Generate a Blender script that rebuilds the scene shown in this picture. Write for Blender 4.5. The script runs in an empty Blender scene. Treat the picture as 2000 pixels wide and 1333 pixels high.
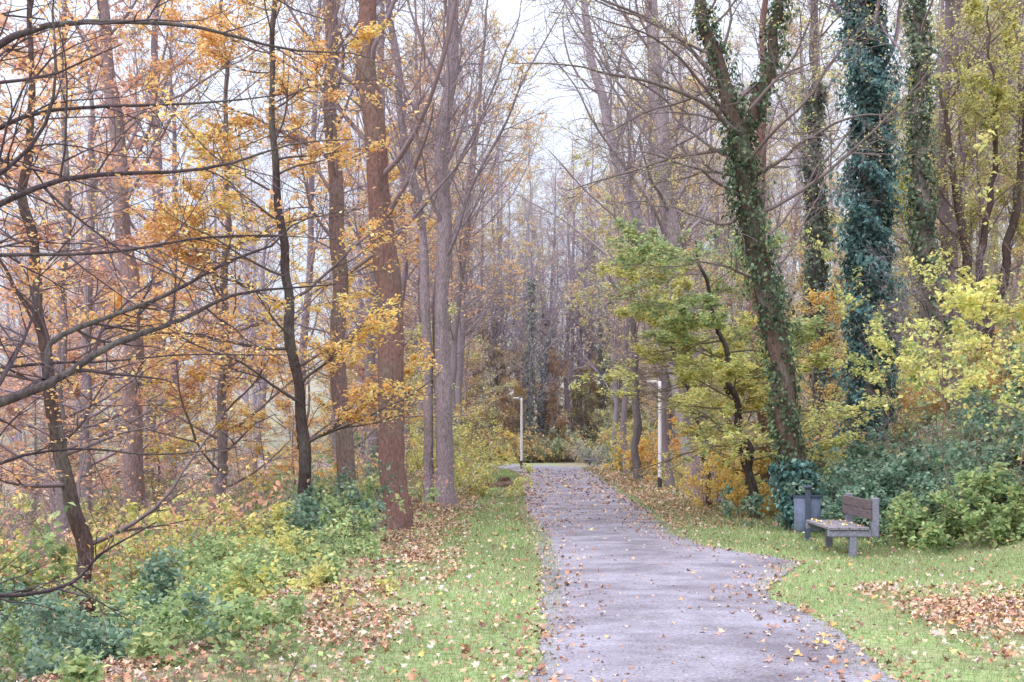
import bpy, math, numpy as np
from mathutils import Vector
scene=bpy.context.scene
R0=np.random.default_rng

# ------------------------------------------------------------------ mesh helpers
def build(name,parts,mats,smooth=False,parent=None,link=True):
    V=[];L=[];S=[];M=[];C=[];off=0;ls=0
    for (v,f,c,mi) in parts:
        if len(v)==0 or len(f)==0: continue
        v=np.asarray(v,float);f=np.asarray(f,int)
        c=np.asarray(c,float)
        if c.ndim==1: c=np.tile(c,(len(v),1))
        V.append(v);C.append(c);L.append((f+off).ravel())
        k=f.shape[1];S.append(ls+np.arange(len(f))*k);ls+=f.size
        M.append(np.full(len(f),mi));off+=len(v)
    V=np.concatenate(V);L=np.concatenate(L);S=np.concatenate(S);M=np.concatenate(M);C=np.concatenate(C)
    me=bpy.data.meshes.new(name)
    me.vertices.add(len(V));me.vertices.foreach_set("co",V.astype(np.float32).ravel())
    me.loops.add(len(L));me.loops.foreach_set("vertex_index",L.astype(np.int32))
    me.polygons.add(len(S));me.polygons.foreach_set("loop_start",S.astype(np.int32))
    for m in mats: me.materials.append(m)
    me.polygons.foreach_set("material_index",M.astype(np.int32))
    me.polygons.foreach_set("use_smooth",np.full(len(S),bool(smooth)))
    me.update(calc_edges=True)
    a=me.attributes.new("Col","FLOAT_COLOR","POINT")
    a.data.foreach_set("color",np.concatenate([C,np.ones((len(C),1))],1).astype(np.float32).ravel())
    if not link: return me
    o=bpy.data.objects.new(name,me);scene.collection.objects.link(o)
    if parent: o.parent=parent
    return o
def norm(a): return a/(np.linalg.norm(a,axis=-1,keepdims=True)+1e-9)
RB=R0(3)
def ribbons(P,R,col,mi=0):
    B,n,_=P.shape
    T=norm(P[:,-1]-P[:,0]);q=norm(np.cross(T,RB.normal(size=(B,3))))[:,None,:]*(R*1.35)[...,None]
    V=np.stack([P-q,P+q],2)
    b=np.arange(B)[:,None]*n*2;i=np.arange(n-1)[None]*2
    F=np.stack([b+i,b+i+1,b+i+3,b+i+2],-1).reshape(-1,4)
    return (V.reshape(-1,3),F,np.asarray(col),mi)
def tubes(P,R,s,col,mi=0,rng=None,rough=0.0,flare=.3):
    if s==3: return ribbons(P,R,col,mi)
    B,n,_=P.shape
    T=np.gradient(P,axis=1) if n>2 else np.repeat(P[:,1:]-P[:,:1],n,1)
    T=norm(T)
    m=norm(P[:,-1]-P[:,0]);ref=np.where(np.abs(m[:,2:3])>.7,np.array([[1.,0,0]]),np.array([[0,0,1.]]))
    U=norm(np.cross(T,ref[:,None,:]));W=np.cross(T,U)
    a=np.arange(s)*2*np.pi/s
    rr=R[:,:,None]*np.ones(s)
    if rough and rng is not None:
        ridge=1+rough*.4*rng.normal(size=(B,1,s))
        blob=rng.normal(size=(B,n,s));
        for _ in range(2): blob=(blob+np.roll(blob,1,1)+np.roll(blob,-1,1)+np.roll(blob,1,2)+np.roll(blob,-1,2))/2.6
        rr=rr*ridge*(1+rough*blob)
        zt=np.clip(1-(P[:,:,2:3]-P[:,:1,2:3])/1.0,0,1)**2
        rr=rr*(1+zt*flare*(.5+.5*np.sin(a*4+rng.uniform(0,6))))
    V=P[:,:,None,:]+rr[...,None]*(np.cos(a)[:,None]*U[:,:,None,:]+np.sin(a)[:,None]*W[:,:,None,:])
    b=np.arange(B)[:,None,None]*n*s;i=np.arange(n-1)[None,:,None]*s;j=np.arange(s)[None,None,:];j2=(j+1)%s
    F=np.stack([b+i+j,b+i+j2,b+i+s+j2,b+i+s+j],-1).reshape(-1,4)
    return (V.reshape(-1,3),F,np.asarray(col),mi)
RH=np.array([(0,0),(.32,.45),(0,1),(-.32,.45)])
OV=np.array([(0,0),(.27,.25),(.3,.55),(0,1),(-.3,.55),(-.27,.25)])
MP=np.array([(0,0),(.1,.16),(.42,.08),(.34,.3),(.62,.5),(.3,.55),(.3,.78),(.12,.7),(0,1),(-.12,.7),(-.3,.78),(-.3,.55),(-.62,.5),(-.34,.3),(-.42,.08),(-.1,.16)])
def leaves(C,N,U,size,col,tpl=RH,mi=1,curl=.25):
    N=norm(N);U=norm(U-N*(U*N).sum(-1,keepdims=True));S=np.cross(U,N)
    x=tpl[:,0];y=tpl[:,1]-.3;z=curl*(np.abs(x)*1.2-(tpl[:,1]-.5)**2)
    V=C[:,None,:]+size[:,None,None]*(x[None,:,None]*S[:,None]+y[None,:,None]*U[:,None]+z[None,:,None]*N[:,None])
    k=len(tpl);F=np.arange(len(C)*k).reshape(-1,k)
    return (V.reshape(-1,3),F,np.repeat(col,k,0),mi)
def pal(rng,n,items,var=.25):
    c=np.array([i[0] for i in items]);w=np.array([i[1] for i in items],float);w/=w.sum()
    return c[rng.choice(len(c),n,p=w)]*rng.uniform(1-var,1+var,(n,1))
# ------------------------------------------------------------------ growth
def grow(rng,S,D,L,R,n,wander,trop,taper=.25):
    B=len(S);P=np.zeros((B,n,3));P[:,0]=S;d=norm(D);st=(L/(n-1))[:,None]
    for i in range(1,n):
        d=norm(d+wander*rng.normal(size=(B,3))+np.array([0,0,trop]));P[:,i]=P[:,i-1]+d*st
    return P,R[:,None]*(1-(1-taper)*np.linspace(0,1,n))
def spawn(rng,P,R,k,t0,t1,a0,a1,flat=1.0,rf=.5,lr=.45,absl=None):
    B,n,_=P.shape
    t=(np.arange(k)+rng.uniform(0,1,(B,k)))/k*(t1-t0)+t0
    q=t*(n-1);i=np.minimum(q.astype(int),n-2);f=(q-i)[...,None];b=np.arange(B)[:,None]
    p=P[b,i]*(1-f)+P[b,i+1]*f;T=norm(P[b,i+1]-P[b,i]);r=R[b,i]*(1-f[...,0])+R[b,i+1]*f[...,0]
    v=rng.normal(size=(B,k,3));v[...,2]*=flat
    v=norm(v-T*(v*T).sum(-1,keepdims=True));
    if flat<1: v[...,2]*=flat
    a=np.radians(rng.uniform(a0,a1,(B,k)))[...,None]
    D=T*np.cos(a)+norm(v)*np.sin(a)
    pl=np.linalg.norm(np.diff(P,axis=1),axis=-1).sum(1)[:,None]
    if absl: L=rng.uniform(absl[0],absl[1],(B,k))*(1.15-.6*t)
    else: L=pl*lr*(1.2-.7*t)*rng.uniform(.6,1.3,(B,k))
    return p.reshape(-1,3),D.reshape(-1,3),L.ravel(),(r*rf).ravel()
def spline(rng,ctrl,n=40,wob=.02):
    c=np.array(ctrl,float);s=np.r_[0,np.cumsum(np.linalg.norm(np.diff(c[:,:3],axis=0),axis=1))]
    t=np.linspace(0,s[-1],n);o=np.stack([np.interp(t,s,c[:,i]) for i in range(4)],1)
    for _ in range(4):
        m=o.copy();m[1:-1]=(o[:-2]+2*o[1:-1]+o[2:])/4;o=m
    w=rng.normal(size=(n,3))*wob
    for _ in range(3): w[1:-1]=(w[:-2]+w[1:-1]+w[2:])/3*1.4
    w[:,2]*=.3;o[:,:3]+=w
    return o[None,:,:3],o[None,:,3]
TALL=[dict(k=24,t0=.28,t1=.97,a0=30,a1=60,absl=(2.5,6),rf=.28,n=9,w=.13,tr=.07,s=5),
      dict(k=7,t0=.2,t1=.97,a0=25,a1=60,lr=.45,rf=.5,n=6,w=.16,tr=.03,s=4),
      dict(k=8,t0=.1,t1=.97,a0=25,a1=60,lr=.5,rf=.55,n=4,w=.15,tr=.02,s=3),
      dict(k=3,t0=.2,t1=.95,a0=25,a1=55,lr=.6,rf=.7,n=3,w=.15,tr=.02,s=3)]
BEECH=[dict(k=30,t0=.14,t1=.97,a0=55,a1=85,absl=(2.,4.2),rf=.35,n=9,w=.08,tr=.03,s=4),
      dict(k=9,t0=.15,t1=.97,a0=30,a1=60,lr=.42,rf=.5,n=6,w=.1,tr=.0,s=3,flat=.25),
      dict(k=6,t0=.1,t1=.97,a0=30,a1=60,lr=.5,rf=.6,n=4,w=.1,tr=.0,s=3,flat=.2)]
def branches(rng,P,R,levels,bark,parts,minr=.003):
    last=None
    for lv in levels:
        p,D,L,r=spawn(rng,P,R,lv['k'],lv['t0'],lv['t1'],lv['a0'],lv['a1'],lv.get('flat',1.),lv['rf'],lv.get('lr',.45),lv.get('absl'))
        r=np.maximum(r,minr*1.3)
        P,R=grow(rng,p,D,L,r,lv['n'],lv['w'],lv['tr'])
        R=np.maximum(R,minr)
        parts.append(tubes(P,R,lv['s'],bark,2))
        last=(P,R)
    return last
def leafset(rng,P,n,items,size,flatn=.5,spread=.05,tpl=RH,var=.25,patch=.5,keep=None,curl=.25,clump=1.5):
    B,m,_=P.shape
    w=rng.uniform(0,1,B)**(1/(.3+1e-3)*patch+.2) if patch else np.ones(B)
    c=P.mean(1);w=w*(0.15+ (np.sin(c[:,0]*1.9+1)+np.sin(c[:,1]*1.7+2)+np.sin(c[:,2]*2.3)+clump).clip(0))
    if keep is not None: w=w*keep(c)
    w/=w.sum();b=rng.choice(B,n,p=w)
    q=rng.uniform(0.1,.999,n)*(m-1);i=q.astype(int);f=(q-i)[:,None]
    C=P[b,i]*(1-f)+P[b,i+1]*f+rng.normal(size=(n,3))*spread
    N=rng.normal(size=(n,3))*flatn+np.array([0,0,1.]);U=rng.normal(size=(n,3));U[:,2]-=.4
    col=items(rng,C) if callable(items) else pal(rng,n,items,var)
    br=rng.uniform(.85,1.2,B)[b][:,None]
    return leaves(C,N,U,rng.uniform(size*.7,size*1.3,n),np.clip(col*br,0,.9),tpl,curl=curl)
def ivy(rng,P,R,n,z0,z1,thick,size,col,fringe=1.0):
    P=P[0];R=R[0];ok=np.where((P[:,2]>=z0)&(P[:,2]<=z1))[0]
    if len(ok)<2: return None
    q=rng.uniform(ok[0],ok[-1]-.001,n);i=q.astype(int);f=(q-i)[:,None]
    c=P[i]*(1-f)+P[i+1]*f;r=R[i];a=rng.uniform(0,2*np.pi,n)
    lump=.5+.45*np.sin(c[:,2]*2.1+a*2+1.3)*np.sin(c[:,2]*.9+a)+.4*np.sin(c[:,2]*5.3+a*3)+.2*np.sin(c[:,2]*11+a*5)
    kk=lump>rng.uniform(-.5,.4,n) if thick>.2 else lump>rng.uniform(-.1,.75,n)
    c=c[kk];r=r[kk];a=a[kk];lump=lump[kk];n=len(c)
    d=r+thick*np.clip(lump,.1,1.5)*rng.uniform(.4,1.3,n)*fringe
    O=np.stack([np.cos(a),np.sin(a),np.zeros(n)],1);C=c+O*d[:,None]+rng.normal(size=(n,3))*.04
    N=O+rng.normal(size=(n,3))*.6+np.array([0,0,.5]);U=np.array([0,0,-1.])+rng.normal(size=(n,3))*.6
    k=pal(rng,n,col,.35)*np.clip(.6+.55*lump,.45,1.3)[:,None]
    return leaves(C,N,U,rng.uniform(size*.6,size*1.35,n),k)

# ------------------------------------------------------------------ materials
def nn(nt,t,**k):
    n=nt.nodes.new(t)
    for a,b in k.items(): setattr(n,a,b)
    return n
HAZE=(.46,.42,.51,1)  # air haze painted into bark and leaf base colour, amount set per object
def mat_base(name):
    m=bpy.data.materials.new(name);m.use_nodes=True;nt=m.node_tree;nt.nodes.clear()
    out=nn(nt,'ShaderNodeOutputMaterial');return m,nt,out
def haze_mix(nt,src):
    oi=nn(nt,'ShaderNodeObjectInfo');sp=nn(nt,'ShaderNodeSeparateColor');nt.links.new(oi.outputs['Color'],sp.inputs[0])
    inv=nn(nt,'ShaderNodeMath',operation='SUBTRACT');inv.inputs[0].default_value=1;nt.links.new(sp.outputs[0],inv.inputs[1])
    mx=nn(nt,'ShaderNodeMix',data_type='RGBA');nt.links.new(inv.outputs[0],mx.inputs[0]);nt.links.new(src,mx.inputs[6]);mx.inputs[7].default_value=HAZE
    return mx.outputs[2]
def bark_mat():
    m,nt,out=mat_base("bark");at=nn(nt,'ShaderNodeAttribute',attribute_name='Col')
    tc=nn(nt,'ShaderNodeTexCoord');mp=nn(nt,'ShaderNodeMapping');mp.inputs['Scale'].default_value=(9,9,3.2);nt.links.new(tc.outputs['Object'],mp.inputs[0])
    no=nn(nt,'ShaderNodeTexNoise');no.inputs['Scale'].default_value=3.2;no.inputs['Detail'].default_value=4;no.inputs['Roughness'].default_value=.7;nt.links.new(mp.outputs[0],no.inputs[0])
    rp=nn(nt,'ShaderNodeMapRange');rp.inputs[1].default_value=.3;rp.inputs[2].default_value=.7;rp.inputs[3].default_value=.5;rp.inputs[4].default_value=1.4;nt.links.new(no.outputs[0],rp.inputs[0])
    n2=nn(nt,'ShaderNodeTexNoise');n2.inputs['Scale'].default_value=1.3;n2.inputs['Detail'].default_value=4;nt.links.new(tc.outputs['Object'],n2.inputs[0])
    g=nn(nt,'ShaderNodeMapRange');g.inputs[1].default_value=.48;g.inputs[2].default_value=.72;g.inputs[3].default_value=0;g.inputs[4].default_value=.6;nt.links.new(n2.outputs[0],g.inputs[0])
    mg=nn(nt,'ShaderNodeMix',data_type='RGBA');nt.links.new(g.outputs[0],mg.inputs[0]);nt.links.new(at.outputs[0],mg.inputs[6]);mg.inputs[7].default_value=(.20,.20,.17,1)
    vm=nn(nt,'ShaderNodeVectorMath',operation='SCALE');nt.links.new(mg.outputs[2],vm.inputs[0]);nt.links.new(rp.outputs[0],vm.inputs['Scale'])
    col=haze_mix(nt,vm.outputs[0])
    bp=nn(nt,'ShaderNodeBump');bp.inputs['Strength'].default_value=.8;bp.inputs['Distance'].default_value=.04;nt.links.new(no.outputs[0],bp.inputs['Height'])
    d=nn(nt,'ShaderNodeBsdfDiffuse');nt.links.new(col,d.inputs[0]);nt.links.new(bp.outputs[0],d.inputs['Normal']);nt.links.new(d.outputs[0],out.inputs[0])
    return m
def leaf_mat(name,tr=.45):
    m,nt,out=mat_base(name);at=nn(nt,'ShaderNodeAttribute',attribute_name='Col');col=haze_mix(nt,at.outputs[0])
    d=nn(nt,'ShaderNodeBsdfDiffuse');nt.links.new(col,d.inputs[0])
    if tr==0: nt.links.new(d.outputs[0],out.inputs[0]);return m
    t=nn(nt,'ShaderNodeBsdfTranslucent');mx=nn(nt,'ShaderNodeMixShader');mx.inputs[0].default_value=tr
    nt.links.new(col,t.inputs[0]);nt.links.new(d.outputs[0],mx.inputs[1]);nt.links.new(t.outputs[0],mx.inputs[2]);nt.links.new(mx.outputs[0],out.inputs[0])
    return m
BARK=bark_mat();LEAF=leaf_mat("leaf",.5);LEAFD=leaf_mat("leaf_distant",.35);GRASSM=leaf_mat("grass_blade",0);LITTER=leaf_mat("fallen_leaf",0)
BARKD=leaf_mat("twig_bark",0)
def ground_mat():
    m,nt,out=mat_base("ground");at=nn(nt,'ShaderNodeAttribute',attribute_name='Col');tc=nn(nt,'ShaderNodeTexCoord')
    sp=nn(nt,'ShaderNodeSeparateColor');nt.links.new(at.outputs[0],sp.inputs[0])
    def noise(s,d=5):
        n=nn(nt,'ShaderNodeTexNoise');n.inputs['Scale'].default_value=s;n.inputs['Detail'].default_value=d;nt.links.new(tc.outputs['Object'],n.inputs[0]);return n.outputs[0]
    def ramp(src,st):
        r=nn(nt,'ShaderNodeValToRGB');e=r.color_ramp.elements
        while len(e)<len(st): e.new(.5)
        for i,(p,c) in enumerate(st): e[i].position=p;e[i].color=(*c,1)
        nt.links.new(src,r.inputs[0]);return r.outputs[0]
    grass=ramp(noise(14),[(.3,(.13,.17,.075)),(.5,(.23,.30,.13)),(.7,(.35,.40,.21))])
    vo=nn(nt,'ShaderNodeTexVoronoi');vo.inputs['Scale'].default_value=14;nt.links.new(tc.outputs['Object'],vo.inputs[0])
    vs=nn(nt,'ShaderNodeSeparateColor');nt.links.new(vo.outputs['Color'],vs.inputs[0])
    lit=ramp(vs.outputs[0],[(.0,(.12,.09,.085)),(.3,(.24,.17,.14)),(.6,(.36,.25,.2)),(.9,(.44,.35,.28)),(1,(.2,.24,.13))])
    bf=nn(nt,'ShaderNodeMath',operation='MULTIPLY_ADD');nt.links.new(noise(1.1,6),bf.inputs[0]);bf.inputs[1].default_value=1.6;
    ad=nn(nt,'ShaderNodeMath',operation='SUBTRACT');nt.links.new(sp.outputs[0],ad.inputs[0]);ad.inputs[1].default_value=.83;nt.links.new(ad.outputs[0],bf.inputs[2])
    cl=nn(nt,'ShaderNodeClamp');nt.links.new(bf.outputs[0],cl.inputs[0])
    mx=nn(nt,'ShaderNodeMix',data_type='RGBA');nt.links.new(cl.outputs[0],mx.inputs[0]);nt.links.new(grass,mx.inputs[6]);nt.links.new(lit,mx.inputs[7])
    hz=nn(nt,'ShaderNodeMix',data_type='RGBA');nt.links.new(sp.outputs[1],hz.inputs[0]);nt.links.new(mx.outputs[2],hz.inputs[6]);hz.inputs[7].default_value=(.29,.27,.28,1)  # far ground blends to a painted haze colour
    d=nn(nt,'ShaderNodeBsdfDiffuse');nt.links.new(hz.outputs[2],d.inputs[0]);nt.links.new(d.outputs[0],out.inputs[0]);return m
def path_mat():
    m,nt,out=mat_base("path_asphalt");tc=nn(nt,'ShaderNodeTexCoord')
    def noise(s,d=5,r=.6):
        n=nn(nt,'ShaderNodeTexNoise');n.inputs['Scale'].default_value=s;n.inputs['Detail'].default_value=d;n.inputs['Roughness'].default_value=r;nt.links.new(tc.outputs['Object'],n.inputs[0]);return n.outputs[0]
    r=nn(nt,'ShaderNodeValToRGB');e=r.color_ramp.elements;e[0].position=.37;e[0].color=(.145,.128,.155,1);e[1].position=.60;e[1].color=(.285,.265,.32,1);nt.links.new(noise(.75,9,.72),r.inputs[0])
    f=nn(nt,'ShaderNodeMapRange');f.inputs[1].default_value=.3;f.inputs[2].default_value=.7;f.inputs[3].default_value=.5;f.inputs[4].default_value=1.5;nt.links.new(noise(34,4,.8),f.inputs[0])
    vm=nn(nt,'ShaderNodeVectorMath',operation='SCALE');nt.links.new(r.outputs[0],vm.inputs[0]);nt.links.new(f.outputs[0],vm.inputs['Scale'])
    bp=nn(nt,'ShaderNodeBump');bp.inputs['Strength'].default_value=.5;bp.inputs['Distance'].default_value=.01;nt.links.new(noise(60),bp.inputs['Height'])
    b=nn(nt,'ShaderNodeBsdfPrincipled');b.inputs['Roughness'].default_value=.85;b.inputs['Specular IOR Level'].default_value=.2
    nt.links.new(vm.outputs[0],b.inputs['Base Color']);nt.links.new(bp.outputs[0],b.inputs['Normal']);nt.links.new(b.outputs[0],out.inputs[0]);return m
def solid(name,c,rough=.7,ns=12,amt=.35,metal=0,stretch=(1,1,1)):
    m,nt,out=mat_base(name);tc=nn(nt,'ShaderNodeTexCoord');mp=nn(nt,'ShaderNodeMapping');mp.inputs['Scale'].default_value=stretch;nt.links.new(tc.outputs['Object'],mp.inputs[0])
    n=nn(nt,'ShaderNodeTexNoise');n.inputs['Scale'].default_value=ns;n.inputs['Detail'].default_value=6;nt.links.new(mp.outputs[0],n.inputs[0])
    r=nn(nt,'ShaderNodeMapRange');r.inputs[1].default_value=.3;r.inputs[2].default_value=.7;r.inputs[3].default_value=1-amt;r.inputs[4].default_value=1+amt;nt.links.new(n.outputs[0],r.inputs[0])
    v=nn(nt,'ShaderNodeVectorMath',operation='SCALE');v.inputs[0].default_value=c;nt.links.new(r.outputs[0],v.inputs['Scale'])
    b=nn(nt,'ShaderNodeBsdfPrincipled');b.inputs['Roughness'].default_value=rough;b.inputs['Metallic'].default_value=metal
    nt.links.new(v.outputs[0],b.inputs['Base Color'])
    bp=nn(nt,'ShaderNodeBump');bp.inputs['Strength'].default_value=.3;bp.inputs['Distance'].default_value=.01;nt.links.new(n.outputs[0],bp.inputs['Height']);nt.links.new(bp.outputs[0],b.inputs['Normal'])
    nt.links.new(b.outputs[0],out.inputs[0]);return m

# ------------------------------------------------------------------ terrain
def ss(a,b,x):
    t=np.clip((np.asarray(x,float)-a)/(b-a),0,1);return t*t*(3-2*t)
LE=np.array([(.05,-8),(.05,4),(.1,8.7),(.17,10.6),(.27,12.3),(.36,14.5),(.44,17.7),(.41,22.7),(.13,31.7),(.17,41.7),(.3,52.6),(.35,62),(-.3,72),(-2.5,79),(-7,84),(-14,87),(-30,88)])
RE=np.array([(2.5,-8),(2.5,4),(2.65,8.7),(2.75,12.3),(2.9,14.5),(3.4,16.2),(4.15,17.7),(3.75,19.0),(3.15,20.8),(3.0,23),(3.29,27.4),(3.55,31.7),(3.9,41.7),(4.2,52.6),(4.4,65),(4.2,76),(1.5,84),(-5,89),(-14,91.5),(-30,92.5)])
def PL(y): return np.interp(y,LE[:14,1],LE[:14,0])
def PR(y): return np.interp(y,RE[:17,1],RE[:17,0])
def H(x,y):
    x=np.asarray(x,float);y=np.asarray(y,float)
    z=.45*ss(45,85,y)+15*ss(94,210,y)
    s=np.maximum(0,-2.3-x);z=z-1.7*(1-np.exp(-s/5))*(1-ss(66,86,y))
    z=z-1.5*ss(14,50,-x)*(1-ss(90,140,y))
    s=np.maximum(0,x-6.2);hz=.52*(np.sqrt(s*s+1.2)-1.095);z=z+24*np.tanh(hz/24)*(1-.5*ss(100,220,y))
    off=np.clip(np.maximum(-1.2-x,x-5.4)/3,0,1)
    z=z+off*(.09*np.sin(x*1.3+y*.7)+.07*np.sin(y*1.9-x*.8+1)+.18*np.sin(x*.31+y*.23))
    return z
gx=np.linspace(-1,1,331);gx=np.sinh(gx*4.6)/np.sinh(4.6)*320+1.5
gy=np.linspace(0,1,330);gy=-25+625*(np.exp(gy*3.4)-1)/(np.exp(3.4)-1)
X,Y=np.meshgrid(gx,gy);Z=H(X,Y)
Vg=np.stack([X,Y,Z],-1).reshape(-1,3)
ny,nx=X.shape;i=np.arange(ny-1)[:,None]*nx;j=np.arange(nx-1)[None]
Fg=np.stack([i+j,i+j+1,i+nx+j+1,i+nx+j],-1).reshape(-1,4)
litmask=np.clip(np.maximum(ss(1.1,2.4,PL(np.minimum(Y,79))-X),ss(3.0,4.6,X-PR(np.minimum(Y,80)))),0,1)
litmask=np.maximum(litmask,.15)
litmask=np.maximum(litmask,.65*ss(.7,1.7,X-PR(Y))*(1-ss(12,16,Y)))
litmask=np.maximum(litmask,.8*ss(.0,.6,X-PR(np.minimum(Y,80)))*ss(28,34,Y))
litmask=np.where(Y>95,.5,litmask)
haze_paint=.5*ss(50,150,Y)  # distance haze painted into the ground colour, stronger further off
Cg=np.stack([litmask,haze_paint,0*haze_paint],-1).reshape(-1,3)
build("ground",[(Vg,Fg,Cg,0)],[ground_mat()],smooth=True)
def resamp(E,n,rng,j):
    s=np.r_[0,np.cumsum(np.linalg.norm(np.diff(E,axis=0),axis=1))];t=np.linspace(0,s[-1],n)
    o=np.stack([np.interp(t,s,E[:,0]),np.interp(t,s,E[:,1])],1)
    for _ in range(5): o[1:-1]=(o[:-2]+2*o[1:-1]+o[2:])/4
    w=rng.normal(size=n);w=.8*np.convolve(w,[.25,.5,.25],'same')+1.3*np.convolve(rng.normal(size=n),np.ones(9)/5,'same');o[:,0]+=w*j;return o
rg=R0(5);n=700;A=resamp(LE,n,rg,.045);B=resamp(RE,n,rg,.055);m=9
tt=np.linspace(0,1,m);PX=A[:,None]*(1-tt[None,:,None])+B[:,None]*tt[None,:,None]
crown=.025*np.sin(np.pi*tt)[None,:]
PZ=H(PX[...,0],PX[...,1])+.012+crown
PV=np.concatenate([PX,PZ[...,None]],-1).reshape(-1,3);i=np.arange(n-1)[:,None]*m;j=np.arange(m-1)[None]
build("path",[(PV,np.stack([i+j,i+j+1,i+m+j+1,i+m+j],-1).reshape(-1,4),(1,1,1),0)],[path_mat()],smooth=True)

# ------------------------------------------------------------------ grass
def sampY(rng,n,a,b): return a*(b/a)**rng.uniform(0,1,n)
def make_grass():
    rng=R0(11);n=430000;y=sampY(rng,n,7.5,75)
    side=rng.uniform(0,1,n)<.45
    u=rng.uniform(0,1,n)
    xl=PL(y)+.16-u**1.2*3.0;xr=PR(y)-.16+u**1.1*4.4
    x=np.where(side,xl,xr);x=x+rng.normal(size=n)*.06
    d=.5+.5*np.sin(x*3.1+np.sin(y*1.3)*2)*np.sin(y*2.3+x)
    ed=np.minimum(np.abs(x-PL(y)),np.abs(x-PR(y)))
    k=rng.uniform(0,1,n)<(.4+.55*d)*np.clip(.35+ed*3,0,1)
    x,y=x[k],y[k];n=len(x);z=H(x,y)
    sc=np.clip(y/16,.75,3.2)
    h=rng.uniform(.035,.11,n)*np.clip(sc,.8,1.6);w=.004*sc*rng.uniform(.7,1.3,n)
    a=rng.uniform(0,2*np.pi,n);dx=np.stack([np.cos(a),np.sin(a),0*a],1)
    ln=rng.normal(size=(n,3))*.7;ln[:,2]=1;ln=norm(ln)
    b=np.stack([x,y,z-.01],1)
    V=np.stack([b-dx*w[:,None],b+dx*w[:,None],b+ln*h[:,None]],1).reshape(-1,3)
    c=pal(rng,n,[((.24,.34,.135),4),((.31,.41,.18),4),((.41,.46,.25),2),((.44,.40,.28),1.3),((.15,.22,.10),2)],.22)
    pt=.5+.5*np.sin(x*1.1+y*.6+np.sin(y*.9));c*= (.85+.3*pt)[:,None]
    c=c*(1-.2*(1-pt)[:,None])+np.array([.36,.34,.22])*.2*(1-pt)[:,None]
    build("grass",[(V,np.arange(3*n).reshape(-1,3),np.repeat(c,3,0),0)],[GRASSM])
make_grass()
def make_litter():
    rng=R0(12);parts=[]
    C=[];S=[]
    def add(n,xf,a,b,zoff=.03,keep=None,sc=1.):
        y=sampY(rng,n,a,b);x=xf(y,n);
        if keep is not None:
            k=keep(x,y)>rng.uniform(0,1,n);x,y=x[k],y[k]
        z=H(x,y)+zoff*rng.uniform(.5,1.5,len(x));C.append(np.stack([x,y,z],1));S.append(np.clip(y/26,.85,1.9)*sc)
    cl=lambda x,y:.2+.8*np.clip(np.sin(x*2.1+y*.9)+np.sin(y*1.7-x*1.3)+.5,0,1)
    add(25000,lambda y,n:PL(y)-1.1-rng.uniform(0,1,n)**.8*2.4,7.5,60,.06,cl)
    add(1300,lambda y,n:PL(y)-rng.uniform(0,1.3,n),7.5,50,.06)
    add(9000,lambda y,n:-1.15-rng.uniform(0,1,n)**.7*2.2,17,38,.06)
    add(25000,lambda y,n:PR(y)+.85+rng.uniform(0,1,n)**.8*4.6,7.5,14.5,.06,cl)
    add(2000,lambda y,n:PR(y)+rng.uniform(0,1,n)*4.5,8,30,.06)
    add(8500,lambda y,n:PR(y)+np.abs(rng.normal(size=n))*1.8,25,75,.05)
    add(1000,lambda y,n:PL(y)+np.abs(rng.normal(size=n))*.35-.1,7.5,70,.03)
    add(1300,lambda y,n:PR(y)-np.abs(rng.normal(size=n))*.5+.15,7.5,72,.03)
    add(520,lambda y,n:PL(y)+rng.uniform(0,1,n)*(PR(y)-PL(y)),7.5,30,.025)
    add(1800,lambda y,n:rng.uniform(.3,3.6,n),24,72,.025)
    pc=lambda x,y:np.clip(.5*np.sin(x*1.9+y*.5)+.6*np.sin(y*1.1-x*.7)+.35,0.05,1)
    add(15000,lambda y,n:PL(y)+rng.uniform(0,1,n)*(PR(y)-PL(y)),7.5,26,.026,pc,.27)
    add(9000,lambda y,n:7.+rng.uniform(0,1,n)**1.2*18,16,70,.06)
    add(7000,lambda y,n:-3.-rng.uniform(0,1,n)*16,8,60,.06)
    C=np.concatenate(C);S=np.concatenate(S);n=len(C)
    N=rng.normal(size=(n,3))*.4+np.array([0,0,1.]);U=rng.normal(size=(n,3))
    col=pal(rng,n,[((.52,.31,.20),3),((.57,.42,.31),3),((.42,.23,.16),3),((.60,.50,.41),1.4),((.64,.46,.18),.6),((.24,.14,.12),1.8),((.50,.43,.42),1)],.25)
    col[S<.4]*=.6
    sz=rng.uniform(.028,.075,n)*S
    near=(rng.uniform(0,1,n)<.5)&(S>.4)
    parts=[leaves(C[near],N[near],U[near],sz[near]*1.25,col[near],MP,0,.5),leaves(C[~near],N[~near],U[~near],sz[~near],col[~near],OV,0,.6)]
    build("fallen_leaves",parts,[LITTER])
make_litter()

# ------------------------------------------------------------------ colours
BR=(.20,.125,.11);PALE=(.36,.29,.32);DARK=(.085,.065,.065);GREY=(.27,.22,.24);TW=(.27,.21,.23)
ORANGE=[((.86,.48,.20),4),((.87,.56,.23),3),((.76,.40,.22),2.5),((.86,.66,.36),1.3)]
GOLD=[((.88,.64,.21),4),((.87,.54,.18),3),((.86,.75,.37),1.6),((.72,.43,.19),1)]
RUST=[((.72,.41,.29),4),((.62,.34,.25),2.5),((.78,.50,.33),2.5),((.68,.50,.43),1.2)]
YG=[((.62,.61,.23),3),((.75,.69,.28),3),((.47,.54,.24),2),((.78,.62,.26),1.3)]
GREEN=[((.33,.44,.21),3),((.44,.54,.27),3),((.24,.34,.18),2),((.62,.60,.30),1.2)]
BLUEG=[((.20,.31,.24),3),((.30,.41,.31),3),((.13,.22,.16),3),((.40,.48,.35),1.2)]
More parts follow.
